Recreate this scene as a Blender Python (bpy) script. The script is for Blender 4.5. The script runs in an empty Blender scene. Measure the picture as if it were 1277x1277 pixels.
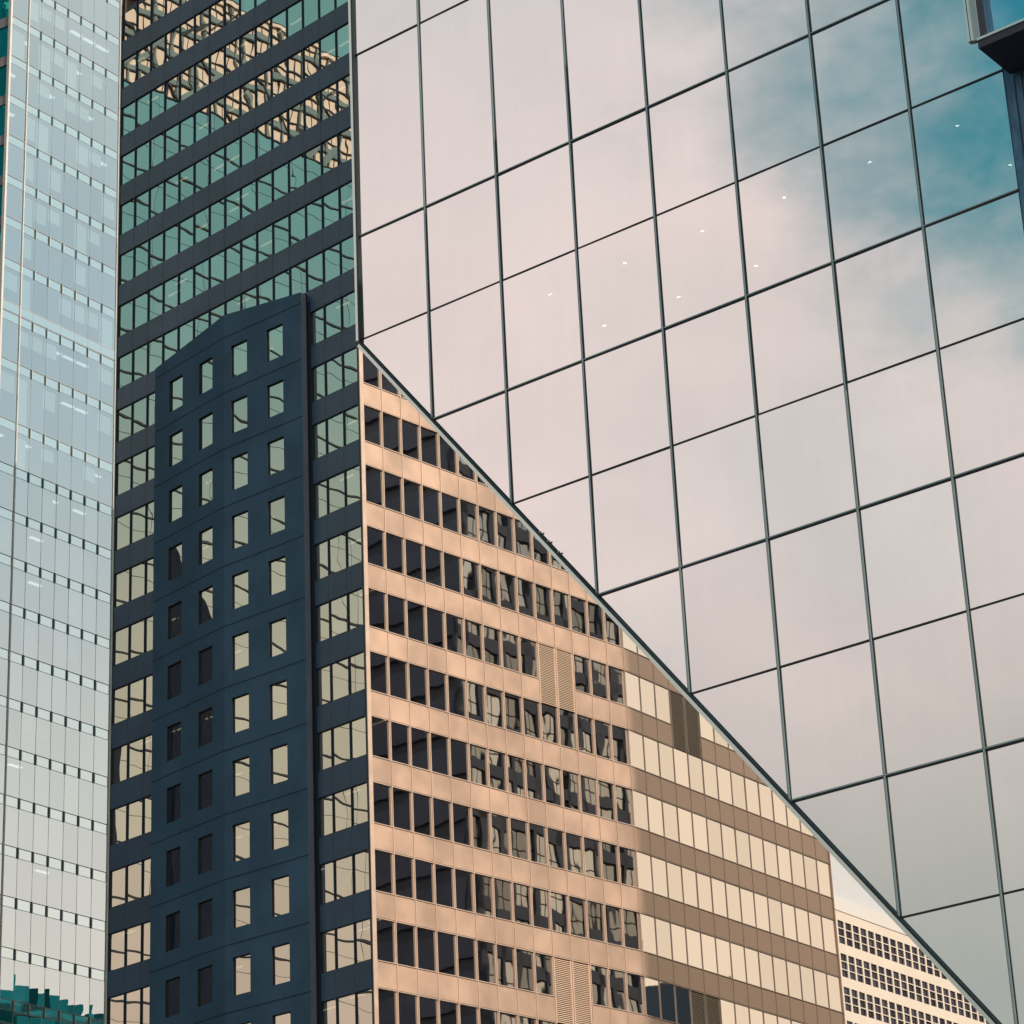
import bpy, math, random
from mathutils import Vector, Matrix
random.seed(7)
R = math.radians
sc = bpy.context.scene
col = sc.collection

# ------------------------------------------------------------------ camera
PITCH, ROLL, FPX = 0.4123407, -0.0470530, 3482.29
cam_d = bpy.data.cameras.new('camera')
cam = bpy.data.objects.new('camera', cam_d)
col.objects.link(cam)
cam_d.sensor_width = 36.0
cam_d.lens = FPX / 1277.0 * 36.0
cam_d.clip_start = 0.5
cam_d.clip_end = 20000
_F = Vector((0, math.cos(PITCH), math.sin(PITCH)))
_U = Vector((0, -math.sin(PITCH), math.cos(PITCH)))
_X = Vector((1, 0, 0))
_r = _X * math.cos(ROLL) + _U * math.sin(ROLL)
_u = _U * math.cos(ROLL) - _X * math.sin(ROLL)
cam.matrix_world = Matrix(((_r.x, _u.x, -_F.x, 0), (_r.y, _u.y, -_F.y, 0), (_r.z, _u.z, -_F.z, 0), (0, 0, 0, 1)))
sc.camera = cam

# ------------------------------------------------------------------ sky
SUN_EL, SUN_AZ = 27.0, -41.0          # degrees; azimuth from +X towards +Y
world = bpy.data.worlds.new('World')
sc.world = world
world.use_nodes = True
nt = world.node_tree
nt.nodes.clear()


class G:
    """small node-graph helper"""
    def __init__(s, tree): s.t = tree; s.n = tree.nodes; s.l = tree.links
    def new(s, typ, **kw):
        n = s.n.new(typ)
        for k, v in kw.items(): setattr(n, k, v)
        return n
    def put(s, sock, v):
        if isinstance(v, bpy.types.NodeSocket): s.l.new(v, sock)
        else:
            if hasattr(sock.default_value, '__len__') and len(sock.default_value) == 4 and len(v) == 3: v = (*v, 1)
            sock.default_value = v
    def math(s, op, a, b=0.0):
        n = s.new('ShaderNodeMath', operation=op); s.put(n.inputs[0], a); s.put(n.inputs[1], b); return n.outputs[0]
    def dot(s, a, b):
        n = s.new('ShaderNodeVectorMath', operation='DOT_PRODUCT'); s.put(n.inputs[0], a); s.put(n.inputs[1], b); return n.outputs['Value']
    def vec(s, op, a, b):
        n = s.new('ShaderNodeVectorMath', operation=op); s.put(n.inputs[0], a); s.put(n.inputs[1], b); return n.outputs['Vector']
    def step(s, v, a, b, lo=0.0, hi=1.0):
        n = s.new('ShaderNodeMapRange', interpolation_type='SMOOTHSTEP')
        for k, x in zip(('Value', 'From Min', 'From Max', 'To Min', 'To Max'), (v, a, b, lo, hi)): s.put(n.inputs[k], x)
        return n.outputs['Result']
    def mix(s, f, a, b, mode='MIX'):
        n = s.new('ShaderNodeMix', data_type='RGBA', blend_type=mode)
        s.put(n.inputs[0], f); s.put(n.inputs[6], a); s.put(n.inputs[7], b); return n.outputs[2]
    def noise(s, v, scale, detail=3.0, rough=0.5):
        n = s.new('ShaderNodeTexNoise')
        if v is not None: s.put(n.inputs['Vector'], v)
        s.put(n.inputs['Scale'], scale); s.put(n.inputs['Detail'], detail); s.put(n.inputs['Roughness'], rough)
        return n.outputs['Fac']


g = G(nt)
sky = g.new('ShaderNodeTexSky', sky_type='NISHITA', sun_disc=False)
sky.sun_elevation = R(SUN_EL)
sky.sun_rotation = R(90.0 - SUN_AZ)
sky.dust_density = 1.0
clear = g.mix(1.0, sky.outputs[0], (0.06, 1.55, 1.20), 'MULTIPLY')
d = g.new('ShaderNodeTexCoord').outputs['Generated']
xyz = g.new('ShaderNodeSeparateXYZ'); nt.links.new(d, xyz.inputs[0])
dx, dy, dz = xyz.outputs
stretched = g.vec('MULTIPLY', d, (1.0, 1.0, 1.7))
n1 = g.noise(stretched, 5.0, 6.0, 0.55)
n2 = g.noise(stretched, 2.6, 3.0, 0.5)
n3 = g.noise(g.vec('ADD', stretched, (4.0, 2.0, 7.0)), 11.0, 5.0, 0.6)


def az_el(az, el): return (math.cos(R(el)) * math.cos(R(az)), math.cos(R(el)) * math.sin(R(az)), math.sin(R(el)))


CL = 10.0  # the sky is scaled by 0.1 below, so cloud radiance is given times ten
def c10(*c): return tuple(x * CL for x in c)
# bright bank of cloud on the sun's side, cream low down and paler blue higher up
warm = g.mix(g.step(dz, 0.30, 0.52), c10(1.0, 0.79, 0.58), c10(0.80, 0.82, 0.80))
cool_az = g.step(g.dot(d, az_el(1.0, 20)), 0.955, 0.992)
warm = g.mix(cool_az, warm, g.mix(g.step(dz, 0.22, 0.50), c10(1.06, 0.94, 0.85), c10(0.55, 0.69, 0.76)))
# rose-grey cloud on the far side
rose = g.mix(g.step(n2, 0.34, 0.56), c10(0.72, 0.69, 0.67), c10(0.92, 0.776, 0.742))
rose = g.mix(g.step(n3, 0.38, 0.70), rose, g.mix(1.0, rose, (0.93, 0.94, 0.95), 'MULTIPLY'))
rose = g.mix(g.step(g.math('ADD', dz, g.math('MULTIPLY', g.math('SUBTRACT', n2, 0.5), 0.12)), 0.24, 0.41), g.mix(1.0, rose, (0.50, 0.62, 0.60), 'MULTIPLY'), rose)
rose = g.mix(g.step(g.math('ADD', dz, g.math('MULTIPLY', g.math('SUBTRACT', n1, 0.5), 0.15)), 0.47, 0.57), rose, g.mix(1.0, rose, (0.83, 0.92, 0.95), 'MULTIPLY'))
# behind the viewer: beige haze low, green-blue above
rear = g.mix(g.step(dz, 0.32, 0.50), g.mix(g.step(dz, 0.23, 0.33), c10(0.98, 0.72, 0.59), c10(0.84, 0.71, 0.56)), c10(0.25, 0.50, 0.50))
side = g.step(g.dot(d, az_el(18, 0)), -0.15, 0.55)
cloud = g.mix(side, rose, warm)
cloud = g.mix(g.step(g.dot(d, az_el(-88, 20)), 0.72, 0.93), cloud, rear)
# where the sky is clear
hole = g.math('ADD', g.dot(d, az_el(-140.0, 39.5)), g.math('ADD', g.math('MULTIPLY', g.math('SUBTRACT', n1, 0.5), 0.075), g.math('MULTIPLY', g.math('SUBTRACT', n3, 0.5), 0.03)))
clear_m = g.step(hole, 0.942, 0.983)
clear_m = g.math('MAXIMUM', clear_m, g.step(g.math('ADD', dz, g.math('MULTIPLY', g.math('SUBTRACT', n1, 0.5), 0.12)), 0.63, 0.78))
final = g.mix(clear_m, cloud, clear)
final = g.mix(g.step(dz, -0.06, 0.02), c10(0.10, 0.10, 0.11), final)
bg = g.new('ShaderNodeBackground'); g.put(bg.inputs['Color'], final); bg.inputs['Strength'].default_value = 0.1
out = g.new('ShaderNodeOutputWorld'); nt.links.new(bg.outputs[0], out.inputs[0])

# ------------------------------------------------------------------ sun, exposure
sun_d = bpy.data.lights.new('sun', 'SUN')
sun_d.energy = 3.2
sun_d.angle = R(0.6)
sun_d.color = (1.0, 0.87, 0.73)
sun = bpy.data.objects.new('sun', sun_d)
col.objects.link(sun)
sun.rotation_euler = (-Vector(az_el(SUN_AZ, SUN_EL))).to_track_quat('-Z', 'Y').to_euler()
sc.view_settings.view_transform = 'Standard'
sc.view_settings.look = 'None'
sc.view_settings.exposure = 0.0
sc.view_settings.gamma = 1.0
sc.cycles.max_bounces = 10
sc.cycles.glossy_bounces = 6
sc.cycles.transparent_max_bounces = 16
sc.cycles.caustics_reflective = False
sc.cycles.caustics_refractive = False


# ------------------------------------------------------------------ materials
def mat(name):
    m = bpy.data.materials.new(name); m.use_nodes = True; m.node_tree.nodes.clear(); return m, G(m.node_tree)


def finish(m, g, shader):
    o = g.new('ShaderNodeOutputMaterial'); g.l.new(shader, o.inputs[0]); return m


def solid(name, c, rough=0.6, metal=0.0, var=0.08, scale=0.8, spec=0.5, bump=0.0, bscale=20.0, stretch=(1, 1, 1)):
    m, g = mat(name)
    p = g.new('ShaderNodeBsdfPrincipled')
    oc = g.vec('MULTIPLY', g.new('ShaderNodeTexCoord').outputs['Object'], stretch)
    n = g.noise(oc, scale, 5.0, 0.6)
    f = g.step(n, 0.3, 0.7, 1.0 - var, 1.0 + var)
    cc = g.vec('MULTIPLY', c, (1, 1, 1))
    sc_ = g.new('ShaderNodeVectorMath', operation='SCALE'); g.put(sc_.inputs[0], c); g.put(sc_.inputs['Scale'], f)
    g.l.new(sc_.outputs[0], p.inputs['Base Color'])
    g.put(p.inputs['Roughness'], g.step(n, 0.2, 0.8, max(0.02, rough - 0.06), min(1, rough + 0.06)))
    p.inputs['Metallic'].default_value = metal
    p.inputs['Specular IOR Level'].default_value = spec
    if bump:
        b = g.new('ShaderNodeBump'); g.put(b.inputs['Height'], g.noise(oc, bscale, 4.0)); b.inputs['Strength'].default_value = 0.6
        b.inputs['Distance'].default_value = bump; g.l.new(b.outputs[0], p.inputs['Normal'])
    return finish(m, g, p.outputs[0])


def glass(name, refl, fac, through=(0.6, 0.7, 0.7), rough=0.0, wave=0.0, wscale=0.6, opaque=None, vary=0.04, streak=0.0, stretch=(1, 1, 1)):
    """coated window glass: a mirror reflection over a view into the room behind; each pane is bowed a little in its own way"""
    m, g = mat(name)
    rnd = g.new('ShaderNodeObjectInfo').outputs['Random']
    isl = g.new('ShaderNodeNewGeometry').outputs['Random Per Island']
    r = g.math('FRACT', g.math('ADD', g.math('MULTIPLY', rnd, 7.31), g.math('MULTIPLY', isl, 3.77)))
    oc = g.new('ShaderNodeTexCoord').outputs['Object']
    off = g.new('ShaderNodeCombineXYZ')
    for i, k in enumerate((131.0, 67.0, 211.0)): g.put(off.inputs[i], g.math('MULTIPLY', r, k))
    v = g.vec('ADD', g.vec('MULTIPLY', oc, stretch), off.outputs[0])
    gl = g.new('ShaderNodeBsdfGlossy'); gl.inputs['Roughness'].default_value = rough
    s = g.new('ShaderNodeVectorMath', operation='SCALE'); g.put(s.inputs[0], refl)
    amt = g.step(r, 0.0, 1.0, 1.0 - vary, 1.0 + vary * 0.4)
    if streak:
        sv = g.vec('MULTIPLY', oc, (3.0, 3.0, 0.30))
        amt = g.math('MULTIPLY', amt, g.step(g.noise(sv, 1.5, 6.0, 0.65), 0.30, 0.75, 1.0 - streak, 1.0))
    g.put(s.inputs['Scale'], amt)
    g.l.new(s.outputs[0], gl.inputs['Color'])
    if wave:
        b = g.new('ShaderNodeBump'); g.put(b.inputs['Height'], g.noise(v, wscale, 1.0, 0.4))
        b.inputs['Strength'].default_value = 1.0; b.inputs['Distance'].default_value = wave
        g.l.new(b.outputs[0], gl.inputs['Normal'])
    if opaque is None:
        back = g.new('ShaderNodeBsdfTransparent'); g.put(back.inputs[0], through)
    else:
        back = g.new('ShaderNodeBsdfDiffuse'); g.put(back.inputs[0], opaque)
    mx = g.new('ShaderNodeMixShader'); mx.inputs[0].default_value = fac
    g.l.new(back.outputs[0], mx.inputs[1]); g.l.new(gl.outputs[0], mx.inputs[2])
    return finish(m, g, mx.outputs[0])


def lamp(name, c, strength):
    m, g = mat(name)
    e = g.new('ShaderNodeEmission'); g.put(e.inputs[0], c); e.inputs[1].default_value = strength
    return finish(m, g, e.outputs[0])


M = {
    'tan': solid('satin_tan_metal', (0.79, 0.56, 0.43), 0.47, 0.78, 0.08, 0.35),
    'tan_cap': solid('satin_tan_trim', (0.80, 0.61, 0.50), 0.48, 0.55, 0.03, 1.0),
    'tan_dark': solid('bronze_gasket', (0.10, 0.07, 0.055), 0.6, 0.0, 0.05),
    'shaded_tan': solid('shaded_tan_metal', (0.050, 0.100, 0.172), 0.45, 0.0, 0.14, 0.3, 0.4),  # navy stands for the tan cladding in shade
    'dark_frame_shade': solid('dark_frame_and_shade', (0.020, 0.030, 0.046), 0.5, 0.0, 0.05, 1.0, 0.3),  # frames, plus shade painted on the bay return and window reveals
    'bay': solid('shaded_bay_wall', (0.080, 0.150, 0.232), 0.78, 0.0, 0.16, 0.25, 0.15, 0.003, 14.0),  # bay walls: the face's shade is put into the colour
    'bay_joint': solid('dark_joint', (0.016, 0.040, 0.058), 0.9),
    'b_glass': glass('tinted_ribbon_glass', (0.83, 0.855, 0.83), 0.84, (0.45, 0.55, 0.5), 0.0, 0.0058, 0.40, None, 0.05),
    'c_glass': glass('bronze_mirror_glass', (0.93, 0.91, 0.89), 0.90, (0.4, 0.4, 0.42), 0.012, 0.0032, 0.5, None, 0.09, 0.0, (1.4, 1.4, 0.8)),
    'room': solid('dark_room', (0.045, 0.055, 0.075), 0.9),
    'ceiling': solid('office_ceiling', (0.16, 0.165, 0.175), 0.9),
    'strip': lamp('ceiling_strip_light', (1.0, 0.66, 0.42), 2.2),
    'louvre': solid('tan_louvre', (0.90, 0.66, 0.49), 0.55, 0.1, 0.04),
    'louvre_gap': solid('brown_louvre_gap', (0.20, 0.135, 0.085), 0.8),
    # big glass facade
    'd_glass': glass('clear_coated_facade_glass', (0.97, 0.96, 0.95), 0.92, (0.30, 0.34, 0.34), 0.0, 0.0045, 0.35, None, 0.035, 0.022),
    'd_dark': solid('black_gasket', (0.010, 0.018, 0.024), 0.5),
    'd_cap': solid('grey_green_aluminium', (0.40, 0.52, 0.54), 0.4, 0.2, 0.04),
    'd_trim': solid('pale_green_aluminium', (0.74, 0.80, 0.74), 0.32, 0.85, 0.03),
    'd_box_glass': glass('blue_bay_glass', (0.55, 0.85, 0.95), 0.90, (0.1, 0.2, 0.25), 0.0, 0.004, 0.4, None, 0.01),
    'd_box_dark': solid('dark_plum_soffit', (0.075, 0.076, 0.105), 0.7, 0.0, 0.10, 1.5),
    'd_stone': solid('blue_grey_column_stone', (0.125, 0.28, 0.45), 0.85, 0.0, 0.22, 3.0, 0.3, 0.01, 14.0, (6, 6, 1)),
    'd_room': solid('dark_interior', (0.03, 0.033, 0.036), 0.9),
    'down': lamp('downlight', (1.0, 0.90, 0.78), 22.0),
    # pale glass tower
    'a_glass': glass('pale_blue_tower_glass', (0.90, 0.98, 0.98), 0.68, (0.80, 0.97, 1.0), 0.0, 0.003, 0.4, None, 0.05),
    'a_span': glass('pale_spandrel_glass', (0.86, 0.97, 0.96), 0.78, (0.5, 0.6, 0.6), 0.02, 0.004, 0.5, (0.30, 0.40, 0.42), 0.03),
    'a_line': solid('copper_edge', (0.55, 0.44, 0.38), 0.5),
    'a_line2': solid('blue_grey_joint', (0.32, 0.40, 0.41), 0.5),
    'a_fin': solid('fin_shaded_side', (0.10, 0.20, 0.22), 0.4, 0.0, 0.1, 1.0),  # dark tone stands for the fin's shaded side
    'a_rib': solid('white_steel_rib', (0.82, 0.79, 0.75), 0.4),
    'a_blind': solid('white_roller_blind', (0.85, 0.88, 0.86), 0.9, 0.0, 0.03),
    'a_room': solid('tower_room', (0.26, 0.31, 0.35), 0.9),
    'a_strip': lamp('tower_strip_light', (1.0, 0.97, 0.92), 1.0),
    'a_teal': glass('teal_return_glass', (0.05, 0.90, 0.95), 0.60, (0.1, 0.2, 0.2), 0.0, 0.03, 0.5, (0.01, 0.45, 0.52), 0.35),
    'a_side': solid('mauve_slab_edge', (0.30, 0.27, 0.29), 0.6),
    # white block
    'e_wall': solid('cream_white_precast', (0.80, 0.69, 0.585), 0.7, 0.0, 0.03, 0.3),
    'e_attic': solid('white_attic_panel', (0.60, 0.60, 0.62), 0.6, 0.0, 0.02, 0.3),
    'e_white': solid('white_coping', (0.76, 0.72, 0.69), 0.5, 0.0, 0.02, 0.3),
    'e_glass': glass('small_dark_panes', (0.24, 0.24, 0.34), 0.35, (0, 0, 0), 0.0, 0.01, 0.8, (0.014, 0.016, 0.030), 0.5),
    # mirrored neighbours
    'o_glass': glass('opposite_tower_glass', (0.82, 0.84, 0.78), 0.92, (0, 0, 0), 0.0, 0.0, 1.0, (0.08, 0.09, 0.08), 0.06),
    'o_frame': solid('black_mullion', (0.012, 0.018, 0.022), 0.6),
    'o_tan': solid('sunlit_peach_panel', (0.80, 0.64, 0.50), 0.6, 0.0, 0.05, 0.5),
    'o_band': solid('grey_green_band', (0.16, 0.22, 0.21), 0.6),
    'n_dark': solid('navy_cladding', (0.020, 0.028, 0.048), 0.5, 0.0, 0.1, 0.3),
    'n_black': solid('black_navy_cladding', (0.006, 0.011, 0.024), 0.7, 0.0, 0.1, 0.3, 0.05),
    'n_wall': solid('dark_grey_cladding', (0.150, 0.142, 0.188), 0.7, 0.0, 0.15, 0.2),
    'n_frame': solid('dark_bronze_frame', (0.105, 0.104, 0.130), 0.6, 0.0, 0.1, 0.3),
    'n_pane': glass('grey_neighbour_glass', (0.50, 0.52, 0.52), 0.9, (0, 0, 0), 0.0, 0.0, 1.0, (0.1, 0.1, 0.1), 0.55),
    't_glass': glass('teal_block_glass', (0.05, 0.52, 0.58), 0.7, (0, 0, 0), 0.0, 0.02, 0.3, (0.01, 0.12, 0.14), 0.85),
    't_navy': glass('navy_block_glass', (0.10, 0.12, 0.15), 0.6, (0, 0, 0), 0.0, 0.02, 0.3, (0.012, 0.020, 0.030), 0.5),
    'asphalt': solid('asphalt', (0.05, 0.05, 0.052), 0.9, 0.0, 0.2, 0.5),
    'roof': solid('grey_roof', (0.22, 0.22, 0.22), 0.9),
}


# ------------------------------------------------------------------ mesh helpers
class Frame:
    """a vertical facade plane: s along it, z up, d out of it (towards the viewer)"""
    def __init__(s, o, az_deg):
        s.o = Vector(o); a = R(az_deg)
        s.e = Vector((math.cos(a), math.sin(a), 0)); s.n = Vector((s.e.y, -s.e.x, 0))
        if s.n.y > 0: s.n = -s.n
    def p(s, a, z, d=0.0): return s.o + s.e * a + s.n * d + Vector((0, 0, z))


class MB:
    def __init__(s): s.v = []; s.f = []
    def poly(s, pts):
        k = len(s.v); s.v += [Vector(p) for p in pts]; s.f.append(tuple(range(k, k + len(pts)))); return s
    def prism(s, ring, shift):
        """solid from a planar ring swept by a vector"""
        n = len(ring); k = len(s.v); shift = Vector(shift)
        s.v += [Vector(p) for p in ring] + [Vector(p) + shift for p in ring]
        s.f.append(tuple(k + i for i in range(n))); s.f.append(tuple(k + n + i for i in reversed(range(n))))
        for i in range(n):
            j = (i + 1) % n; s.f.append((k + i, k + n + i, k + n + j, k + j))
        return s
    def box(s, fr, a0, a1, z0, z1, d0, d1):
        return s.prism([fr.p(a0, z0, d0), fr.p(a1, z0, d0), fr.p(a1, z1, d0), fr.p(a0, z1, d0)], fr.n * (d1 - d0))
    def bar(s, p0, p1, w, h, nrm):
        """bar between two points lying on a plane with normal nrm; w in the plane, h proud of it"""
        p0, p1, nrm = Vector(p0), Vector(p1), Vector(nrm); t = (p1 - p0).normalized(); q = t.cross(nrm).normalized() * (w / 2)
        return s.prism([p0 - q, p1 - q, p1 + q, p0 + q], nrm * h)
    def build(s, name, m, parent=None, **props):
        base = ROOT.get(parent.name, Vector()) if parent else Vector()
        me = bpy.data.meshes.new(name)
        me.from_pydata([v - base for v in s.v], [], s.f); me.materials.append(M[m] if isinstance(m, str) else m)
        import bmesh
        bm = bmesh.new(); bm.from_mesh(me); bmesh.ops.recalc_face_normals(bm, faces=bm.faces); bm.to_mesh(me); bm.free()
        o = bpy.data.objects.new(name, me); col.objects.link(o)
        if parent: o.parent = parent; ROOT[o.name] = base
        for k, v in props.items(): o[k] = v
        return o


ROOT = {}


def thing(name, loc, label, cat, group=None):
    o = bpy.data.objects.new(name, None); col.objects.link(o); o.location = loc
    o.empty_display_size = 1.0; ROOT[o.name] = Vector(loc)
    o['label'] = label; o['category'] = cat
    if group: o['group'] = group
    return o


def project(P):
    P = Vector(P); f = P.dot(_F)
    return 638.5 + FPX * P.dot(_r) / f, 638.5 - FPX * P.dot(_u) / f


def seen_area(pts, keep=None):
    """area in the picture of a pane, 0 when its middle is out of the frame"""
    q = [project(p) for p in pts]; cx = sum(a for a, b in q) / len(q); cy = sum(b for a, b in q) / len(q)
    if not (-8 < cx < 1285 and -8 < cy < 1285): return 0.0
    if keep and not keep(cx, cy): return 0.0
    return abs(sum(q[i][0] * q[(i + 1) % len(q)][1] - q[(i + 1) % len(q)][0] * q[i][1] for i in range(len(q)))) / 2


def panes(name, quads, m, parent, keep=None, most=100):
    """the panes that show largest become parts, the rest one part"""
    order = sorted(range(len(quads)), key=lambda i: -seen_area(quads[i], keep))
    big = order[:most]
    for i in big: MB().poly(quads[i]).build(name, m, parent)
    if len(order) > most:
        mb = MB()
        for i in order[most:]: mb.poly(quads[i])
        mb.build(name, m, parent, kind='stuff')


def tilt_quad(fr, a0, a1, z0, z1, d, amt):
    """a pane set a hair out of true"""
    c = [random.uniform(-amt, amt) for _ in range(2)]
    return [fr.p(a0, z0, d + c[0] + c[1]), fr.p(a1, z0, d - c[0] + c[1]), fr.p(a1, z1, d - c[0] - c[1]), fr.p(a0, z1, d + c[0] - c[1])]


GROUND = -1.7
below_edge = lambda u, v: v > 430 + 1.075 * (u - 452)

# ------------------------------------------------------------------ ground
def struct(name, mb, m):
    o = mb.build(name, m); o['kind'] = 'structure'; return o


struct('ground', MB().poly([(-4000, -4000, GROUND), (4000, -4000, GROUND), (4000, 4000, GROUND), (-4000, 4000, GROUND)]), 'asphalt')

# ------------------------------------------------------------------ office tower: dark banded face and tan sunlit face
O = Vector((-8.6963, 148.3976, 72.3997))
fB = Frame(O, -42.058)
fC = Frame(O, 46.234)
FOLD_S = 22.05
fC2 = Frame(fC.p(FOLD_S, 0), 53.415)
C2_END, C2_W = 23.06, 1.647
B_END = -22.55
PITCH_Z, WIN_H = 3.9, 2.333
I0, I1 = -10, 17
def fl(i): return -PITCH_Z * i if i >= 0 else -PITCH_Z * 0.981 * i
Z_TOP = fl(I0) + 1.6
Z_BASE = GROUND - O.z

tower = thing('office_tower', (O.x, O.y, GROUND), 'office tower with dark banded face and a sunlit tan face beside it', 'building')
b_mull = [-1.42 - 1.507 * k for k in range(14)]
c_mull = [1.7803 + 1.5591 * k for k in range(13)]
c2_mull = [C2_W * k for k in range(1, 14)]
BAY_L, BAY_R = -18.45, -4.42
BAY_TOP = 9.4

def inset_ring(dist):
    def meet(fa, fb):
        pa, pb = fa.p(0, 0, -dist), fb.p(0, 0, -dist)
        det = fa.e.x * -fb.e.y + fb.e.x * fa.e.y; dx_, dy_ = pb.x - pa.x, pb.y - pa.y
        t = (dx_ * -fb.e.y + fb.e.x * dy_) / det
        return pa + fa.e * t
    l = fB.p(B_END + 0.02 + dist * 0.2, 0, -dist); r_ = fC2.p(C2_END - 0.05 - dist * 0.2, 0, -dist)
    return [l, meet(fB, fC), meet(fC, fC2), r_, r_ - fC2.n * 22, l - fB.n * 22]

def at_z(ring, z): return [Vector((p.x, p.y, z)) for p in ring]
MB().prism(at_z(inset_ring(3.2), GROUND), (0, 0, O.z + Z_TOP - GROUND - 0.3)).build('core', 'room', tower)
ring = inset_ring(0.30)
for i in range(I0, I1 + 1):
    MB().prism(at_z(ring, O.z + fl(i) + 0.12), (0, 0, 0.5)).build('floor_slab', 'ceiling', tower)
MB().prism(at_z(inset_ring(0.05), O.z + Z_TOP), (0, 0, 0.4)).build('roof', 'roof', tower)
# end and rear walls
er = inset_ring(0.16)
mb = MB()
for a, b in ((3, 4), (4, 5), (5, 0)):
    t = (er[b] - er[a]).normalized(); nn = Vector((t.y, -t.x, 0))
    mb.prism([Vector((er[a].x, er[a].y, GROUND)), Vector((er[b].x, er[b].y, GROUND)), Vector((er[b].x, er[b].y, O.z + Z_TOP)), Vector((er[a].x, er[a].y, O.z + Z_TOP))], -nn * 0.2)
mb.build('wall', 'tan', tower)

# --- dark face
bq = []
for i in range(I0, I1 + 1):
    zt, zb = fl(i), fl(i) - WIN_H
    znext = fl(i + 1) if i < I1 else Z_BASE
    sp = MB().box(fB, B_END, -0.02, znext, zb, -0.14, 0.0).build('spandrel', 'shaded_tan', tower)
    MB().box(fB, B_END, -0.02, zb, zb + 0.04, -0.13, -0.03).build('sill', 'dark_frame_shade', sp)
    MB().box(fB, B_END, -0.02, znext - 0.04, znext, -0.13, -0.03).build('head_trim', 'dark_frame_shade', sp)
    edges = [-0.06] + b_mull + [B_END]
    for k in range(len(edges) - 1):
        a1, a0 = edges[k], edges[k + 1]
        cut = zt < BAY_TOP - 1.0 and a0 < BAY_R and a1 > BAY_L
        if cut and a0 > BAY_L and a1 < BAY_R: continue
        if cut and a1 > BAY_R: a0 = max(a0, BAY_R + 0.34)
        if a1 - a0 < 0.2: continue
        bq.append(tilt_quad(fB, a0 + 0.02, a1 - 0.02, zb + 0.02, zt - 0.02, -0.10, 0.0035))
in_bay = lambda u, v: not (195 < u < 378 and v > 455 - 0.55 * (u - 195))
panes('ribbon_window', bq, 'b_glass', tower, in_bay)
for a in b_mull:
    MB().box(fB, a - 0.028, a + 0.028, fl(I1) - WIN_H, Z_TOP - 0.1, -0.13, -0.04).build('mullion', 'dark_frame_shade', tower)
    MB().box(fB, a - 0.012, a + 0.012, Z_BASE, Z_TOP - 0.1, -0.05, 0.010).build('panel_joint', 'shaded_tan', tower)
MB().box(fB, BAY_R, BAY_R + 0.34, Z_BASE, BAY_TOP - 1.0, -0.14, 0.02).build('jamb', 'dark_frame_shade', tower)
MB().box(fB, B_END - 0.05, B_END, Z_BASE, Z_TOP, -0.2, 0.05).build('corner_post', 'a_rib', tower)
MB().box(fB, B_END, B_END + 0.05, Z_BASE, Z_TOP, -0.2, 0.02).build('corner_gasket', 'dark_frame_shade', tower)
MB().box(fB, -0.10, 0.0, Z_BASE, Z_TOP, -0.2, 0.03).build('corner_gasket', 'dark_frame_shade', tower)
# ceiling lights seen in the dark face's rooms
for i in range(-9, 12):
    for k in range(15):
        if random.random() < 0.20:
            a = -0.7 - 1.507 * k; dd = -random.choice((0.9, 1.6))
            MB().box(fB, a - 0.55, a + 0.55, fl(i) + 0.07, fl(i) + 0.11, dd - 0.12, dd).build('ceiling_light', 'strip', tower)

# --- projecting stair bay, two facets meeting at a shallow fold
FD = 0.90
fold_p = fB.p(-11.0, 0, FD)
fR, fL = Frame(fold_p, -38.6), Frame(fold_p, -46.3)
SR, SL = 6.64, -7.25
BW, BH = 1.40, 2.22
def holes(fr, s0, s1, cols, zs, top0, top1, mbw):
    """a wall from s0 to s1 with rectangular openings, its top sloping from top0 to top1"""
    cuts = [s0] + [x for c in cols for x in (c, c + BW)] + [s1]
    topz = lambda a: top0 + (top1 - top0) * (a - s0) / (s1 - s0)
    for k in range(len(cuts) - 1):
        a0, a1 = cuts[k], cuts[k + 1]
        if k % 2 == 0:
            mbw.prism([fr.p(a0, Z_BASE), fr.p(a1, Z_BASE), fr.p(a1, topz(a1)), fr.p(a0, topz(a0))], -fr.n * 0.30)
        else:
            prev = Z_BASE
            for z in sorted(zs):
                mbw.prism([fr.p(a0, prev), fr.p(a1, prev), fr.p(a1, z - BH), fr.p(a0, z - BH)], -fr.n * 0.30); prev = z
            mbw.prism([fr.p(a0, prev), fr.p(a1, prev), fr.p(a1, topz(a1)), fr.p(a0, topz(a0))], -fr.n * 0.30)
zs = [fl(i) - 0.22 for i in range(-2, I1 + 1)]
wall = MB()
colR, colL = [0.60, 3.66], [-5.70, -2.58]
holes(fR, 0, SR, colR, zs, 9.83, 8.96, wall)
holes(fL, SL, 0, colL, zs, 8.95, 9.83, wall)
pR, pL = fR.p(SR, 0), fL.p(SL, 0)
rd = (fB.o - pR).dot(fB.n)
ld = (fB.o - pL).dot(fB.n)
wall.prism([fL.p(SL, Z_BASE), fL.p(SL, 8.95), fL.p(SL, 8.95) + fB.n * ld, fL.p(SL, Z_BASE) + fB.n * ld], fB.e * 0.25)
bay = wall.build('stair_bay', 'bay', tower)
cap = MB().poly([fL.p(SL, 8.95) + fB.n * ld, fL.p(SL, 8.95), fL.p(0, 9.83), fR.p(SR, 8.96), fR.p(SR, 8.96) + fB.n * rd]).build('bay_roof', 'bay', bay)
MB().prism([fR.p(SR, Z_BASE, -0.01), fR.p(SR, 8.90, -0.01), fR.p(SR, 8.90) + fB.n * rd, fR.p(SR, Z_BASE) + fB.n * rd], fB.e * 0.02).build('bay_return', 'dark_frame_shade', bay)  # return painted dark to look shaded
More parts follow.
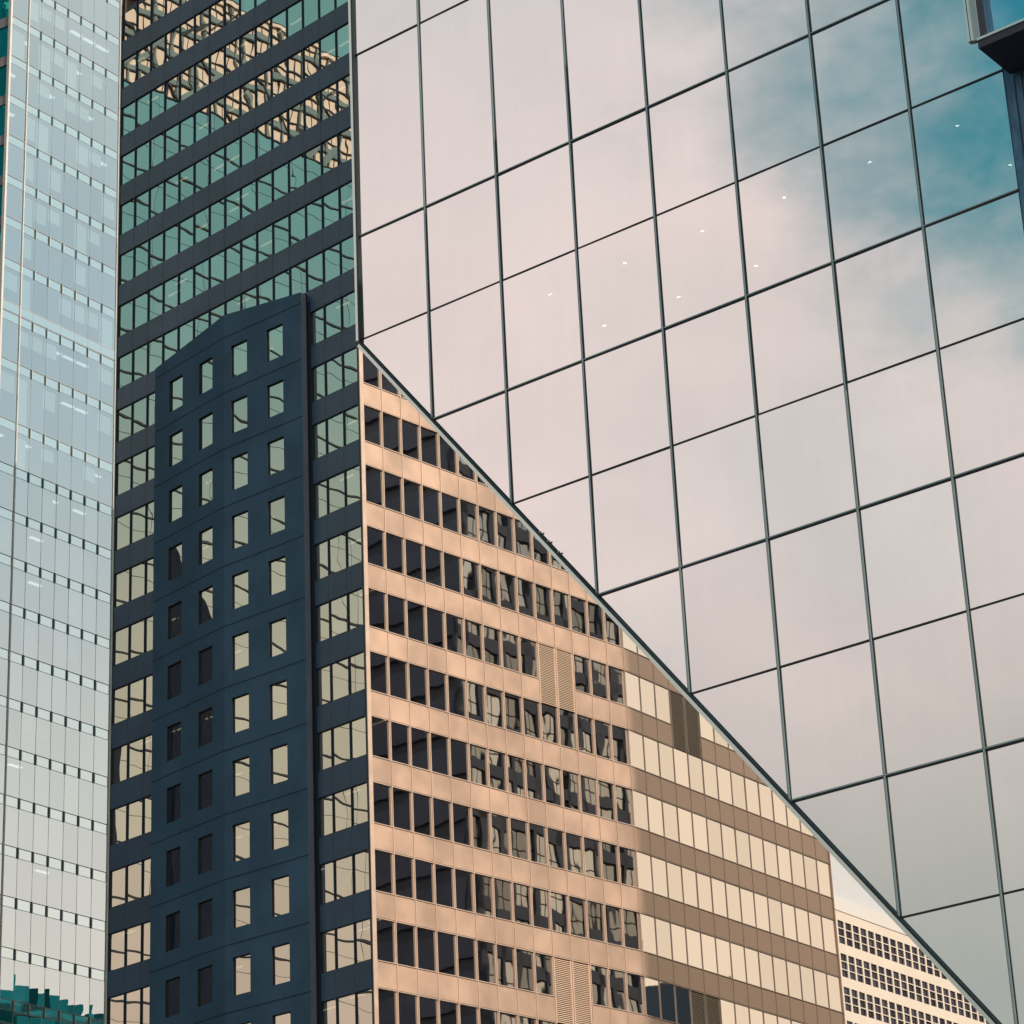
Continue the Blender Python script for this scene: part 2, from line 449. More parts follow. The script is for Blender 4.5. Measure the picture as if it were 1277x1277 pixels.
for i in range(-2, I1 + 1):
    z = fl(i) + 0.57
    MB().box(fR, 0.0, SR, z - 0.03, z + 0.03, -0.01, 0.008).build('wall_joint', 'bay_joint', bay)
    MB().box(fL, SL, 0.0, z - 0.03, z + 0.03, -0.01, 0.008).build('wall_joint', 'bay_joint', bay)
for fr, cols in ((fR, colR), (fL, colL)):
    for c in cols:
        for z in zs:
            w = MB().poly(tilt_quad(fr, c, c + BW, z - BH, z, -0.13, 0.002)).build('window', 'b_glass', bay)
            f = MB().prism([fr.p(c, z - BH, -0.004), fr.p(c + 0.03, z - BH, -0.004), fr.p(c + 0.03, z - 0.03, -0.004), fr.p(c + BW, z - 0.03, -0.004), fr.p(c + BW, z, -0.004), fr.p(c, z, -0.004)], -fr.n * 0.12).build('window_frame', 'dark_frame_shade', bay)  # dark strips at left and top stand for shade in the reveal

# --- tan face
cq, louvres = [], []
def tan_face(fr, mulls, s0, s1, jamb, lou, cap_w, proud=0.05, deep=0.09):
    for i in range(I0, I1 + 1):
        zt, zb = fl(i), fl(i) - WIN_H
        znext = fl(i + 1) if i < I1 else Z_BASE
        edges = [s0] + mulls + [s1]
        runs = []; start = s0
        for k in range(len(edges) - 1):
            a0, a1 = edges[k], edges[k + 1]
            if (k, i) in lou:
                if start < a0 - 0.01: runs.append((start, a0))
                start = a1
                louvres.append((fr, a0 + 0.06, a1 - 0.06, znext + 0.05, zt - 0.05))
                continue
            cq.append(tilt_quad(fr, a0 + 0.02, a1 - 0.02, zb + 0.01, zt - 0.01, -deep, 0.004))
        if start < s1 - 0.01: runs.append((start, s1))
        for a0, a1 in runs:
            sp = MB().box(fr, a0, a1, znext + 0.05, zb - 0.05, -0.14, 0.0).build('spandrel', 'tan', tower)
            MB().box(fr, a0 + 0.03, a1 - 0.03, zb - 0.045, zb, -0.1, 0.03).build('sill', 'tan_cap', sp)
            MB().box(fr, a0 + 0.03, a1 - 0.03, znext, znext + 0.045, -0.1, 0.03).build('head_trim', 'tan_cap', sp)
            MB().box(fr, a0 + 0.03, a1 - 0.03, zb - 0.085, zb - 0.052, -0.1, 0.006).build('gasket', 'tan_dark', sp)
            MB().box(fr, a0 + 0.03, a1 - 0.03, znext + 0.052, znext + 0.085, -0.1, 0.006).build('gasket', 'tan_dark', sp)
    for a in mulls:
        MB().box(fr, a - cap_w, a + cap_w, Z_BASE, Z_TOP, -0.14, proud).build('mullion', 'tan_cap', tower)
        if jamb: MB().box(fr, a - jamb, a + jamb, Z_BASE, Z_TOP, -0.12, -0.02).build('window_frame', 'tan_cap', tower)
POST = 0.30
tan_face(fC, c_mull[:13], POST, FOLD_S, 0.075, {(9, 3), (10, 3), (9, 8), (10, 8), (9, -2), (10, -2)}, 0.024)
tan_face(fC2, c2_mull, 0.0, C2_END, 0.0, {(3, 3), (4, 3), (3, 8), (4, 8), (3, -2), (4, -2)}, 0.016, 0.022, 0.030)
panes('window', cq, 'c_glass', tower, below_edge)
MB().box(fC, 0.0, POST, Z_BASE, Z_TOP, -0.14, 0.06).build('corner_post', 'tan_cap', tower)
MB().box(fC2, -0.025, 0.025, Z_BASE, Z_TOP, -0.14, 0.05).build('mullion', 'tan_cap', tower)
MB().box(fC2, C2_END, C2_END + 0.12, Z_BASE, Z_TOP, -0.3, 0.05).build('corner_post', 'tan', tower)
for fr, a0, a1, z0, z1 in louvres:
    mb = MB()
    mb.box(fr, a0, a0 + 0.05, z0, z1, -0.1, 0.0); mb.box(fr, a1 - 0.05, a1, z0, z1, -0.1, 0.0)
    n = 34
    for k in range(n):
        z = z0 + (z1 - z0) * (k + 0.5) / n
        mb.prism([fr.p(a0 + 0.05, z - 0.040, 0.0), fr.p(a0 + 0.05, z + 0.005, 0.0), fr.p(a0 + 0.05, z + 0.050, -0.10), fr.p(a0 + 0.05, z + 0.020, -0.10)], fr.e * (a1 - a0 - 0.1))
    lv = mb.build('louvre', 'louvre', tower)
    MB().box(fr, a0, a1, z0, z1, -0.3, -0.16).build('louvre_back', 'louvre_gap', lv)

# ------------------------------------------------------------------ big glass facade with its diagonal lower edge
OD = Vector((-2.634, 45.0, 25.337))
fD = Frame(OD, -37.578)
SU, SV = 1.6568, 2.1290
S0, S1 = 0.06, 8 * SU
D_TOP = 3.917 + 4.26 * 2
zr = [D_TOP, 3.917 + 4.26, 3.917] + [-SV * k for k in range(0, 10)]
dglass = thing('glass_facade_building', (OD.x + 8, OD.y + 4, GROUND), 'glass building with large panes and a diagonal lower edge', 'building')
def diag(a): return -SV * (1 + a / SU)
DEPTH = 8.5
zend = diag(S1)
ring = [fD.p(S0, D_TOP, -0.08), fD.p(S1, D_TOP, -0.08), fD.p(S1, zend, -0.08), fD.p(S0, diag(S0), -0.08)]
# soffit along the diagonal, side, back and top of the hanging volume
def quad_slab(p, q, name, m):
    MB().prism([p, q, q - fD.n * DEPTH, p - fD.n * DEPTH], Vector((0, 0, 0.25))).build(name, m, dglass)
quad_slab(ring[3], ring[2], 'soffit', 'd_room')
quad_slab(ring[0], ring[1], 'roof', 'roof')
MB().prism([ring[0], ring[3], ring[3] - fD.n * DEPTH, ring[0] - fD.n * DEPTH], fD.e * 0.2).build('side_wall', 'd_room', dglass)
MB().prism([p - fD.n * DEPTH for p in ring], -fD.n * 0.3).build('rear_wall', 'd_room', dglass)
MB().prism([fD.p(S1, GROUND - OD.z, -0.04), fD.p(S1 + 6, GROUND - OD.z, -0.04), fD.p(S1 + 6, D_TOP, -0.04), fD.p(S1, D_TOP, -0.04)], -fD.n * (DEPTH + 0.4)).build('stone_column', 'd_stone', dglass)
mb = MB()
for a in (0.16, 0.29, 0.62, 1.1, 1.9): mb.box(fD, S1 + a, S1 + a + 0.02, GROUND - OD.z, -2.3, -0.05, -0.032)
mb.build('column_groove', 'd_dark', dglass)
# floors and their downlights
for zf in (4.26 + 3.917, 3.917, 0.0, -2 * SV, -4 * SV, -6 * SV, -8 * SV):
    left = max(S0 + 0.2, (-zf / SV - 1) * SU + 0.3)
    if left < S1 - 0.3: MB().box(fD, left, S1, zf + 0.02, zf + 0.3, -DEPTH + 0.1, -0.35).build('floor_slab', 'd_room', dglass)
for a, dep in [(1.239, 4.23), (3.04, 4.22), (4.835, 4.22), (6.65, 4.22), (8.478, 4.22), (10.275, 4.21), (1.222, 6.0), (3.008, 6.03), (4.814, 6.02), (10.293, 6.02)]:
    mb = MB(); n = 10
    mb.poly([fD.p(a + 0.038 * math.cos(2 * math.pi * k / n), 0.012, -dep + 0.038 * math.sin(2 * math.pi * k / n)) for k in range(n)])
    mb.build('downlight', 'down', dglass)
# panes, clipped by the diagonal
def clip(a0, a1, z0, z1):
    pts = [(a0, z0), (a1, z0), (a1, z1), (a0, z1)]; outp = []
    ins = lambda p: p[1] >= diag(p[0]) - 1e-6
    for i in range(4):
        p, q = pts[i], pts[(i + 1) % 4]
        if ins(p): outp.append(p)
        if ins(p) != ins(q):
            fp, fq = p[1] - diag(p[0]), q[1] - diag(q[0]); t = fp / (fp - fq)
            outp.append((p[0] + (q[0] - p[0]) * t, p[1] + (q[1] - p[1]) * t))
    return outp
dq = []
for k in range(8):
    for j in range(len(zr) - 1):
        a0, a1 = max(S0, k * SU), (k + 1) * SU
        c = clip(a0, a1, zr[j + 1], zr[j])
        if len(c) < 3: continue
        am = 0.5 * (a0 + a1); zm = 0.5 * (zr[j] + zr[j + 1]); ta, tz = random.uniform(-0.0050, 0.0050), random.uniform(-0.0045, 0.0045)
        dq.append([fD.p(a, z, -0.022 + ta * (a - am) + tz * (z - zm)) for a, z in c])
panes('window', dq, 'd_glass', dglass, None, 100)
# mullions: dark gasket with a grey-green cap
for k in range(1, 8):
    a = k * SU; zb = diag(a)
    o = MB().box(fD, a - 0.031, a + 0.031, zb, D_TOP, -0.05, -0.008).build('mullion', 'd_dark', dglass)
    MB().box(fD, a - 0.019, a + 0.013, zb + 0.02, D_TOP, -0.010, 0.002).build('cap', 'd_cap', o)
for j, z in enumerate(zr[1:-1]):
    left = max(S0, (-z / SV - 1) * SU)
    thick = j in (0, 2, 4, 6, 8, 10)
    if left > S1 - 0.2: continue
    if thick:
        o = MB().box(fD, left, S1, z - 0.032, z + 0.024, -0.05, -0.008).build('transom', 'd_dark', dglass)
        MB().box(fD, left + 0.03, S1, z - 0.002, z + 0.016, -0.010, 0.002).build('cap', 'd_cap', o)
    else:
        MB().box(fD, left, S1, z - 0.014, z + 0.014, -0.05, -0.008).build('transom', 'd_dark', dglass)
# edge trims
A0, A1 = fD.p(S0, diag(S0)), fD.p(S1, zend)
t = (A1 - A0).normalized(); down = t.cross(fD.n).normalized()
if down.z > 0: down = -down
MB().bar(A0 + down * 0.0, A1 + down * 0.0, 0.036, 0.05, fD.n).build('edge_gasket', 'd_dark', dglass)
MB().bar(A0 + down * 0.050, A1 + down * 0.050, 0.064, 0.032, fD.n).build('edge_trim', 'd_trim', dglass)
MB().box(fD, S0 - 0.075, S0 - 0.020, diag(S0) + 0.05, D_TOP, -0.1, 0.045).build('edge_trim', 'd_trim', dglass)
MB().box(fD, S0 - 0.018, S0 + 0.014, diag(S0) + 0.02, D_TOP, -0.1, 0.040).build('edge_gasket', 'd_dark', dglass)
for u in (3.30, 3.46, 3.66):
    a = u * 1.0 + 0.58; c = fD.p(a, diag(a)) - down * 0.02
    MB().bar(c, c - down * 0.034, 0.010, 0.04, fD.n).build('bracket', 'd_trim', dglass)
# projecting glass box above the column
ZB = -2.128
box = MB()
box.box(fD, S1 + 0.14, S1 + 5, ZB - 0.15, ZB + 0.02, 0.0, 0.98)
bx = box.build('bay_box', 'd_box_dark', dglass)
MB().box(fD, S1 + 0.16, S1 + 5, ZB + 0.02, ZB + 8, 0.0, 0.86).build('bay_body', 'd_box_dark', bx)
MB().poly([fD.p(S1 + 0.42, ZB + 0.03, 0.94), fD.p(S1 + 5, ZB + 0.03, 0.94), fD.p(S1 + 5, ZB + 8, 0.94), fD.p(S1 + 0.42, ZB + 8, 0.94)]).build('window', 'd_box_glass', bx)
MB().box(fD, S1 + 0.14, S1 + 5, ZB - 0.02, ZB + 0.022, 0.96, 1.0).build('bay_trim', 'd_trim', bx)
MB().box(fD, S1 - 0.01, S1 + 0.03, ZB + 0.02, ZB + 8, 0.90, 1.0).build('bay_post', 'd_trim', bx)
MB().box(fD, S1 + 0.045, S1 + 0.075, ZB + 0.02, ZB + 8, 0.90, 1.0).build('bay_post', 'd_trim', bx)
MB().box(fD, S1 + 0.03, S1 + 0.18, ZB + 0.022, ZB + 8, 0.88, 0.965).build('bay_post', 'd_cap', bx)
MB().box(fD, S1 + 0.18, S1 + 0.30, ZB + 0.022, ZB + 8, 0.86, 0.955).build('bay_post', 'd_box_dark', bx)
MB().box(fD, S1 + 0.30, S1 + 0.42, ZB + 0.022, ZB + 8, 0.86, 0.95).build('bay_post', 'd_stone', bx)

# ------------------------------------------------------------------ pale glass tower
OA = Vector((-40.6, 200.0, 137.307))
fA = Frame(OA, 53.476)
a_tower = thing('glass_tower', (OA.x, OA.y, GROUND), 'pale blue glass tower with rows of small fins and white edge ribs', 'building')
bot = [1.61, -2.28, -6.20, -10.09, -13.98, -17.87, -21.76, -25.66, -30.45, -34.79, -40.08, -43.99, -47.87, -51.77, -55.7, -59.62, -63.47, -67.37, -71.27, -75.17, -79.09, -83.0, -86.88]
while bot[-1] > GROUND - OA.z + 4: bot.append(bot[-1] - 3.9)
bot = [bot[0] + 3.9 * k for k in range(4, 0, -1)] + bot
A_TOP = bot[0] + 3.0
A_BASE = GROUND - OA.z
a_cols = [0.0, 2.062, 3.50] + [3.50 + 1.556 * k for k in range(1, 6)] + [12.98]
A_END = a_cols[-1]
fs = Frame(OA, 150.0)
back = [fA.p(0.1, 0, -6), fA.p(A_END, 0, -6), fA.p(A_END, 0, -20), fA.p(0.1, 0, -20)]
MB().prism(at_z(back, GROUND), (0, 0, OA.z + A_TOP - GROUND - 0.2)).build('core', 'a_room', a_tower)
MB().prism(at_z([fA.p(0, 0, -0.1), fA.p(A_END, 0, -0.1), fA.p(A_END, 0, -20), fA.p(0, 0, -20)], OA.z + A_TOP), (0, 0, 0.5)).build('roof', 'roof', a_tower)
MB().box(fA, A_END, A_END + 0.2, A_BASE, A_TOP, -20, 0).build('wall', 'a_room', a_tower)
aq = []; fins = []
vis_lim = lambda u, v: u < 150
for j, zb in enumerate(bot):
    zt_s = zb + 0.80                       # top of the spandrel strip
    znext = (bot[j + 1] + 0.80) if j + 1 < len(bot) else A_BASE
    MB().box(fA, 0, A_END, zb + 0.03, zt_s - 0.03, -0.3, -0.02).build('spandrel', 'a_span', a_tower)
    MB().box(fA, 0.0, A_END, zt_s - 0.018, zt_s + 0.018, -0.1, 0.02).build('ledge', 'a_line', a_tower)
    MB().box(fA, 0.0, A_END, zb - 0.016, zb + 0.016, -0.1, 0.015).build('ledge', 'a_line2', a_tower)
    MB().prism([fA.p(0.05, zb + 0.1, -0.32), fA.p(A_END, zb + 0.1, -0.32), fA.p(A_END, zb + 0.1, -6), fA.p(0.05, zb + 0.1, -6)], (0, 0, 0.5)).build('floor_slab', 'a_room', a_tower)
    for k in range(len(a_cols) - 1):
        aq.append(tilt_quad(fA, a_cols[k] + 0.012, a_cols[k + 1] - 0.012, znext + 0.03, zb - 0.022, 0.0, 0.0025))
    for a in a_cols[2:-1]: fins.append((a, zb, zt_s))
panes('window', aq, 'a_glass', a_tower, vis_lim)
order = sorted(fins, key=lambda f: -seen_area([fA.p(f[0], f[1]), fA.p(f[0] + .1, f[1]), fA.p(f[0] + .1, f[2]), fA.p(f[0], f[2])], vis_lim))
def fin_mb(f, mb): return mb.box(fA, f[0] - 0.03, f[0] + 0.03, f[1] - 0.02, f[2] + 0.02, 0.0, 0.09)
def fin_lit(f, mb): return mb.box(fA, f[0] + 0.032, f[0] + 0.13, f[1] - 0.03, f[2] + 0.03, 0.0, 0.04)  # pale strip painted as the fin's sunlit front
for f in order[:100]: fin_lit(f, MB()).build('fin_lit_front', 'a_rib', fin_mb(f, MB()).build('fin', 'a_fin', a_tower))
mb = MB()
for f in order[100:]: fin_mb(f, mb)
mb.build('fin', 'a_fin', a_tower, kind='stuff')
for a in a_cols[2:-1]: MB().box(fA, a - 0.012, a + 0.012, A_BASE, A_TOP, -0.08, 0.012).build('glass_joint', 'a_line2', a_tower)
MB().box(fA, A_END - 0.09, A_END + 0.05, A_BASE, A_TOP, -0.2, 0.08).build('corner_rib', 'a_rib', a_tower)
MB().box(fA, -0.10, 0.10, A_BASE, A_TOP, -0.2, 0.10).build('corner_rib', 'a_rib', a_tower)
MB().box(fA, 2.062 - 0.045, 2.062 + 0.045, A_BASE, A_TOP, -0.1, 0.09).build('rib', 'a_rib', a_tower)
# extra glass band on the taller storey
MB().box(fA, 0.0, A_END, -28.79, -28.74, -0.1, 0.02).build('ledge', 'a_line', a_tower)
MB().box(fA, 0.0, A_END, -29.56, -28.79, -0.1, 0.012).build('spandrel', 'a_span', a_tower)
# blinds and ceiling strips in the rooms
nb = 0
for j in range(4, 26):
    zb = bot[j]; h = bot[j] - bot[j + 1] - 0.9
    run = 0
    for k in range(len(a_cols) - 1):
        upper = j < 16
        if random.random() < (0.56 if upper else 0.18):
            drop = h * random.choice((0.34, 0.36, 0.38, 0.7, 0.95, 0.6))
            if j == 12: drop = h * 0.36
            MB().box(fA, a_cols[k] + 0.10, a_cols[k + 1] - 0.10, zb - 0.25 - drop, zb - 0.18, -0.36, -0.33).build('blind', 'a_blind', a_tower)
        elif random.random() < (0.26 if upper else 0.10):
            MB().box(fA, a_cols[k] + 0.12, a_cols[k + 1] - 0.12, zb + 0.02, zb + 0.06, -1.6, -1.25).build('ceiling_light', 'a_strip', a_tower)
# teal return face round the corner
side_q = []
for j, zb in enumerate(bot):
    znext = bot[j + 1] if j + 1 < len(bot) else A_BASE
    MB().box(fs, 0.12, 14, zb - 0.15, zb + 0.75, -0.3, 0.0).build('slab_edge', 'a_side', a_tower)
    side_q.append([fs.p(0.12, znext + 0.75, -0.12), fs.p(14, znext + 0.75, -0.12), fs.p(14, zb - 0.15, -0.12), fs.p(0.12, zb - 0.15, -0.12)])
panes('return_window', side_q, 'a_teal', a_tower)

# ------------------------------------------------------------------ white office block
def ray(u, v):
    x, y = (u - 638.5) / FPX, (638.5 - v) / FPX
    return _F + _r * x + _u * y
KE = 300.0
rr = ray(1044.13, 1146.7); OE = rr * (KE / rr.y)
fE = Frame(OE, 53.6)
q = KE / 260.0
blk = thing('white_office_block', (OE.x + 10, OE.y + 20, GROUND), 'cream white office block with rows of small square windows', 'building')
E0, E1, EB = -16.0, 34.0, GROUND - OE.z
CW, FLR = 1.405 * q, 3.243 * q
holes_z = [(0.0, -0.70), (-0.79, -1.49), (-1.58, -2.26)]
zc = 0.93 * q
rows = []
nfl = int((-EB) / FLR)
prev = zc
wall = MB()
for f in range(nfl):
    for a, b in holes_z:
        zt, zb = a * q - f * FLR, b * q - f * FLR
        rows.append((zt, zb)); wall.box(fE, E0, E1, zt, prev, -0.28, 0.0); prev = zb
wall.box(fE, E0, E1, EB, prev, -0.28, 0.0)
ncol = int((E1 - E0) / CW)
for zt, zb in rows:
    for k in range(ncol + 1):
        a = -0.28 * q + CW * (k - 9)
        if E0 < a < E1: wall.box(fE, a, min(a + 0.30 * q, E1), zb, zt, -0.27, -0.002)
wall.build('wall', 'e_wall', blk)
eq = []
for zt, zb in rows:
    for k in range(ncol):
        a = CW * (k - 9) + 0.02 * q
        eq.append([fE.p(a, zb, -0.16), fE.p(a + CW - 0.30 * q, zb, -0.16), fE.p(a + CW - 0.30 * q, zt, -0.16), fE.p(a, zt, -0.16)])
panes('window', eq, 'e_glass', blk, below_edge)
mb = MB().box(fE, E0, E1, zc, zc + 1.25 * q, -0.5, 0.10); mb.build('coping', 'e_white', blk)
# coved attic wall that rises and leans back from the coping
prof = [(0.0, -0.45)]
for k in range(1, 9):
    t_ = k / 8.0; prof.append((9.0 * t_, -0.45 - 1.6 * math.sin(t_ * math.pi / 2) + 0.9 * t_))
mb = MB()
for (z0, d0), (z1, d1) in zip(prof, prof[1:]):
    mb.poly([fE.p(E0, zc + 1.25 * q + z0, d0), fE.p(E1, zc + 1.25 * q + z0, d0), fE.p(E1, zc + 1.25 * q + z1, d1), fE.p(E0, zc + 1.25 * q + z1, d1)])
mb.build('attic_wall', 'e_attic', blk)
MB().prism([fE.p(E0, EB, -0.3), fE.p(E1, EB, -0.3), fE.p(E1, zc + 9, -0.9 - 0.8), fE.p(E0, zc + 9, -0.9 - 0.8)], -fE.n * 20).build('body', 'e_wall', blk)

# ------------------------------------------------------------------ neighbours that show in the mirror glass
# opposite tower, seen in the dark face's windows
fO = Frame((-110, 150, 0), 50.0)
if fO.n.x < 0: fO.n = -fO.n
opp = thing('mirrored_glass_tower', (-125, 160, GROUND), 'glass tower with a peach louvred crown, mirrored in the dark face windows', 'building')
OS0, OS1, OT = -60.0, 48.0, 188.0
MB().box(fO, OS0, OS1, GROUND, OT - 0.4, -26, -0.3).build('body', 'n_frame', opp)
zlines = []
z = 3.3
while z < 150.0: zlines.append(z); z += 4.60
zlines = [x for x in zlines if x < 148] + [150.3]
z = GROUND
for zl in zlines:
    mb = MB(); a = OS0
    while a < OS1 - 0.1:
        mb.poly([fO.p(a, z, 0), fO.p(a + 6, z, 0), fO.p(a + 6, zl, 0), fO.p(a, zl, 0)]); a += 6
    mb.build('window_band', 'o_glass', opp); z = zl
fm = MB()
for zl in zlines:
    fm.box(fO, OS0, OS1, zl - 0.085, zl + 0.085, -0.1, 0.10); fm.box(fO, OS0, OS1, zl - 1.62, zl - 1.59, -0.1, 0.03)
a = OS0
while a < OS1:
    fm.box(fO, a - 0.010, a + 0.010, GROUND, 150.3, -0.1, 0.02); a += 6.0
fm.build('mullion_grid', 'o_frame', opp)
# peach crown: panels, grey bands, posts and diagonal braces
MB().box(fO, OS0, OS1, 150.3, 164.5, -0.4, 0.0).build('crown', 'o_tan', opp)
bm_ = MB(); pk = MB()
for k in range(4):
    z = 152.0 + 3.4 * k
    bm_.box(fO, OS0, OS1, z, z + 0.62, -0.1, 0.12)
    pk.box(fO, OS0, OS1, z + 1.35, z + 1.50, -0.1, 0.15); pk.box(fO, OS0, OS1, z - 0.22, z - 0.06, -0.1, 0.2)
a = OS0
while a < OS1 - 3:
    pk.box(fO, a, a + 0.10, 150.3, 164.5, -0.1, 0.17); pk.box(fO, a + 1.1, a + 1.17, 150.3, 164.5, -0.1, 0.1)
    bm_.box(fO, a + 2.0, a + 2.25, 150.3, 164.5, -0.1, 0.14)
    a += 2.4
a = OS0
while a < OS1 - 8:
    pk.bar(fO.p(a, 150.3), fO.p(a + 7, 157.5), 0.22, 0.25, fO.n); pk.bar(fO.p(a + 7, 157.5), fO.p(a, 164.5), 0.22, 0.25, fO.n)
    bm_.bar(fO.p(a + 7.5, 150.3), fO.p(a + 1, 157.2), 0.5, 0.22, fO.n)
    a += 8.5
bm_.build('band', 'o_band', opp); pk.build('brace', 'o_frame', opp)
mb = MB(); a = OS0
while a < OS1 - 0.1:
    mb.poly([fO.p(a, 165.1, 0), fO.p(a + 6, 165.1, 0), fO.p(a + 6, OT, 0), fO.p(a, OT, 0)]); a += 6
mb.build('top_window', 'o_glass', opp)
MB().box(fO, OS0, OS1, 164.5, 164.9, -0.2, 0.3).build('cornice', 'o_tan', opp)
MB().box(fO, OS0, OS1, 164.9, 165.1, -0.2, 0.25).build('cornice_shadow', 'o_frame', opp)

def block(name, x0, x1, y0, y1, top, m, label, steps=(), loc=None):
    t_ = thing(name, ((x0 + x1) / 2, (y0 + y1) / 2, GROUND), label, 'building')
    f = Frame((x0, y0, 0), 0)
    MB().prism([(x0, y0, GROUND), (x1, y0, GROUND), (x1, y1, GROUND), (x0, y1, GROUND)], (0, 0, top - GROUND)).build('wall', m, t_)
    for (a0, a1, b0, b1, h) in steps:
        MB().prism([(a0, b0, top), (a1, b0, top), (a1, b1, top), (a0, b1, top)], (0, 0, h)).build('roof_house', m, t_)
    return t_

block('navy_tower', -84, -62, 166.4, 186, 87.0, 'n_black', 'dark navy tower mirrored in the lower left windows of the bay',
      ((-70, -62.5, 167, 171, 1.6), (-80, -74, 172, 180, 3.0)))

# gridded tower, mirrored in the tan face's windows
P = Vector((100.0, 156.6, 0))
gt = thing('gridded_dark_tower', (112, 158, GROUND), 'dark gridded tower with pale grey panes, mirrored in the tan face windows', 'building')
GT = 152.0
d2 = Vector((math.cos(R(40)), math.sin(R(40)), 0)); d1 = Vector((math.cos(R(-50)), math.sin(R(-50)), 0))
LEN2, LEN1 = 42.0, 40.0
ringg = [P + d2 * 0.4 + d1 * 0.4, P + d1 * LEN1 + d2 * 0.4, P + d1 * LEN1 + d2 * LEN2, P + d2 * LEN2 + d1 * 0.4]
MB().prism(at_z(ringg, GROUND), (0, 0, GT - GROUND - 0.3)).build('core', 'n_frame', gt)
n2v, n1v = -d1, -d2
frm = MB(); pn = MB(); frm1 = MB(); pn1 = MB()
PZ, PA = 4.6, 3.1
z = GROUND
while z < GT - 1:
    frm.prism([P + Vector((0, 0, z)), P + d2 * LEN2 + Vector((0, 0, z)), P + d2 * LEN2 + Vector((0, 0, z + 1.25)), P + Vector((0, 0, z + 1.25))], d1 * 0.4)
    frm1.prism([P + Vector((0, 0, z)), P + d1 * LEN1 + Vector((0, 0, z)), P + d1 * LEN1 + Vector((0, 0, z + 3.3)), P + Vector((0, 0, z + 3.3))], d2 * 0.4)
    a = 0.0
    while a < LEN2 - PA:
        w = P + d1 * 0.25 + d2 * (a + 0.55)
        pn.poly([w + Vector((0, 0, z + 1.25)), w + d2 * (PA - 0.7) + Vector((0, 0, z + 1.25)), w + d2 * (PA - 0.7) + Vector((0, 0, z + PZ)), w + Vector((0, 0, z + PZ))])
        a += PA
    z += PZ
a = 0.0
while a < LEN2 - 0.6:
    w = P + d2 * a
    frm.prism([w + Vector((0, 0, GROUND)), w + d2 * 0.7 + Vector((0, 0, GROUND)), w + d2 * 0.7 + Vector((0, 0, GT)), w + Vector((0, 0, GT))], d1 * 0.38)
    a += PA
a = 0.0
thin = MB()
while a < LEN2 - PA:
    w = P + d1 * 0.22 + d2 * (a + 1.75)
    thin.prism([w + Vector((0, 0, GROUND)), w + d2 * 0.10 + Vector((0, 0, GROUND)), w + d2 * 0.10 + Vector((0, 0, GT)), w + Vector((0, 0, GT))], d1 * 0.1); a += PA
z = GROUND
while z < GT - 1:
    w = P + d1 * 0.21 + Vector((0, 0, z + 2.5))
    thin.prism([w, w + d2 * LEN2, w + d2 * LEN2 + Vector((0, 0, 0.10)), w + Vector((0, 0, 0.10))], d1 * 0.1); z += PZ
thin.build('glazing_bar', 'n_black', gt)
frm.build('frame', 'n_frame', gt); frm1.build('plain_wall', 'n_wall', gt); pn.build('window_grid', 'n_pane', gt)

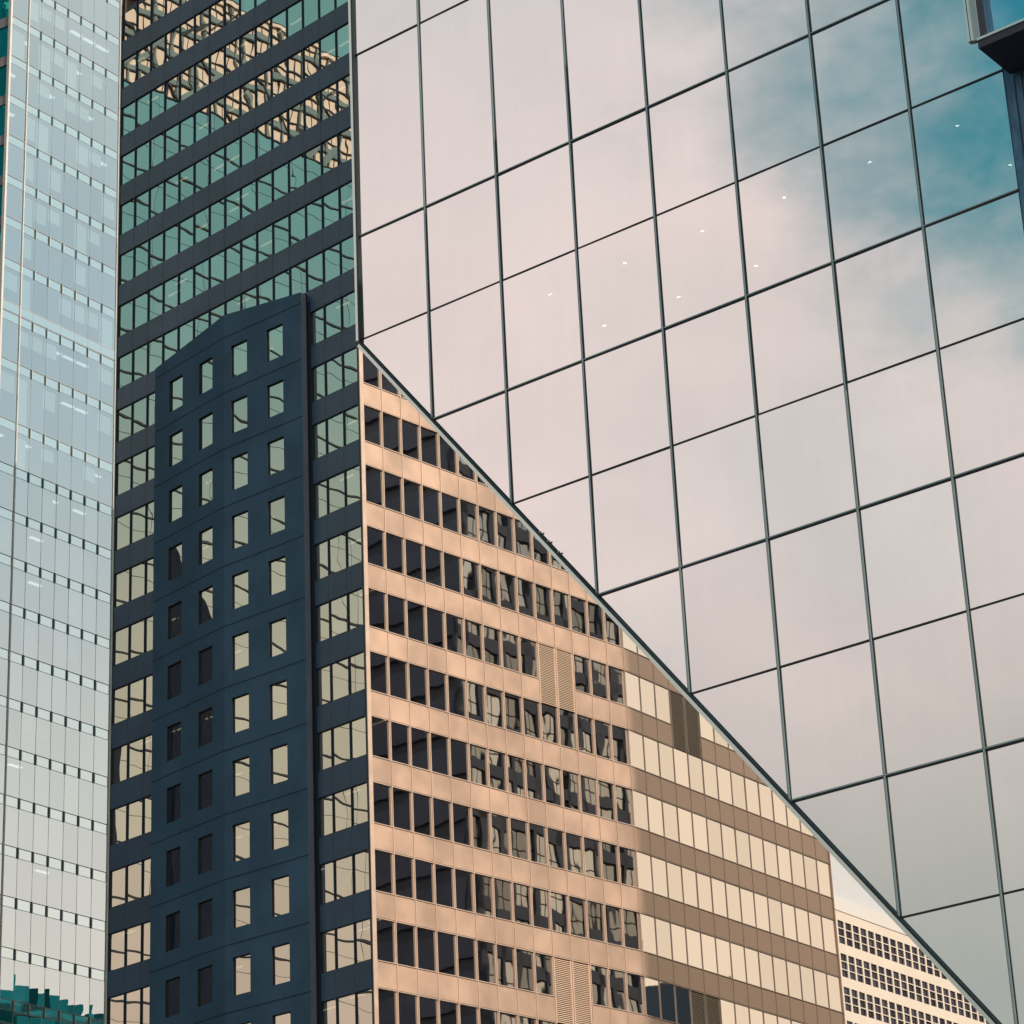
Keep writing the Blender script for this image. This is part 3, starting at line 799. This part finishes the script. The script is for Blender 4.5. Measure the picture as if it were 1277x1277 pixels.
block('teal_glass_block', 300, 340, 214, 242, 136.0, 't_glass', 'teal glass block mirrored at the foot of the pale glass tower',
      ((300.5, 312, 219, 226, 5.0), (300.5, 312, 229, 233, 6.5), (300.5, 314, 233, 238, 4.5), (301, 312, 238, 241.8, 2.5)))
block('stepped_teal_block', 300, 340, 242.3, 263, 133.5, 't_glass', 'stepped teal block mirrored beside the teal glass block',
      ((300.5, 312, 242.6, 246, 4.6), (300.5, 312, 246, 250, 3.4), (300.5, 312, 250, 254, 2.2)))
for t_name, ya, yb, top in (('teal_glass_block', 214, 242, 136.0), ('stepped_teal_block', 242.3, 263, 133.5)):
    t_ = bpy.data.objects[t_name]
    pm, bd = MB(), MB()
    z = 60.0
    while z < top - 0.5:
        y = ya
        while y < yb - 0.5:
            y2 = min(y + random.choice((2.0, 3.0, 4.5)), yb)
            pm.poly([(299.9, y + 0.12, z + 0.5), (299.9, y2, z + 0.5), (299.9, y2, min(z + 3.2, top)), (299.9, y + 0.12, min(z + 3.2, top))]); y = y2
        bd.prism([(299.95, ya, z - 0.2), (299.95, yb, z - 0.2), (299.95, yb, z + 0.35), (299.95, ya, z + 0.35)], (-0.25, 0, 0))
        z += 3.6
    pm.build('window_grid', 't_glass', t_); bd.build('floor_band', 'o_band', t_)
block('low_navy_block', 228, 250, 238.2, 252, 99.5, 't_navy', 'lower stepped navy block mirrored in the far tan face windows',
      ((228.3, 240, 238.4, 240.4, 11.0), (228.3, 238, 240.4, 241.6, 6.5), (228.3, 236, 241.6, 242.6, 3.0)))
block('low_dark_block', 190, 215, 250, 262, 80.0, 'n_dark', 'low dark block mirrored at the bottom of the tan face',
      ((191, 196, 251, 253, 3.5), (192, 200, 255, 258, 5.0)))

# unseen tower added at the right to shade the far part of the tan face
sv = Vector(az_el(SUN_AZ, 0)); pv = Vector((-sv.y, sv.x, 0))
if pv.y < 0: pv = -pv
base = fC.p(FOLD_S, 0) + sv * 95 + pv * 0.25
st = thing('added_shade_tower', (base.x + 18, base.y + 5, GROUND), 'plain unseen tower added to shade the far tan wall', 'building')
w0 = Vector((base.x, base.y, GROUND)); HT = 126.0
MB().prism([w0, w0 + pv * 40, w0 + pv * 40 + sv * 20, w0 + sv * 20], (0, 0, HT)).build('wall', 'e_wall', st)
mb = MB()
for k in range(29):
    z = 3 + k * 4.2
    for j in range(9):
        q0 = w0 + pv * (2 + j * 4.2) - sv * 0.05 + Vector((0, 0, z))
        mb.poly([q0, q0 + pv * 2.4, q0 + pv * 2.4 + Vector((0, 0, 2.2)), q0 + Vector((0, 0, 2.2))])
mb.build('window_grid', 'e_glass', st)
MB().prism([w0 + Vector((0, 0, HT)), w0 + pv * 40 + Vector((0, 0, HT)), w0 + pv * 40 + sv * 20 + Vector((0, 0, HT)), w0 + sv * 20 + Vector((0, 0, HT))], (0, 0, 0.4)).build('roof', 'roof', st)
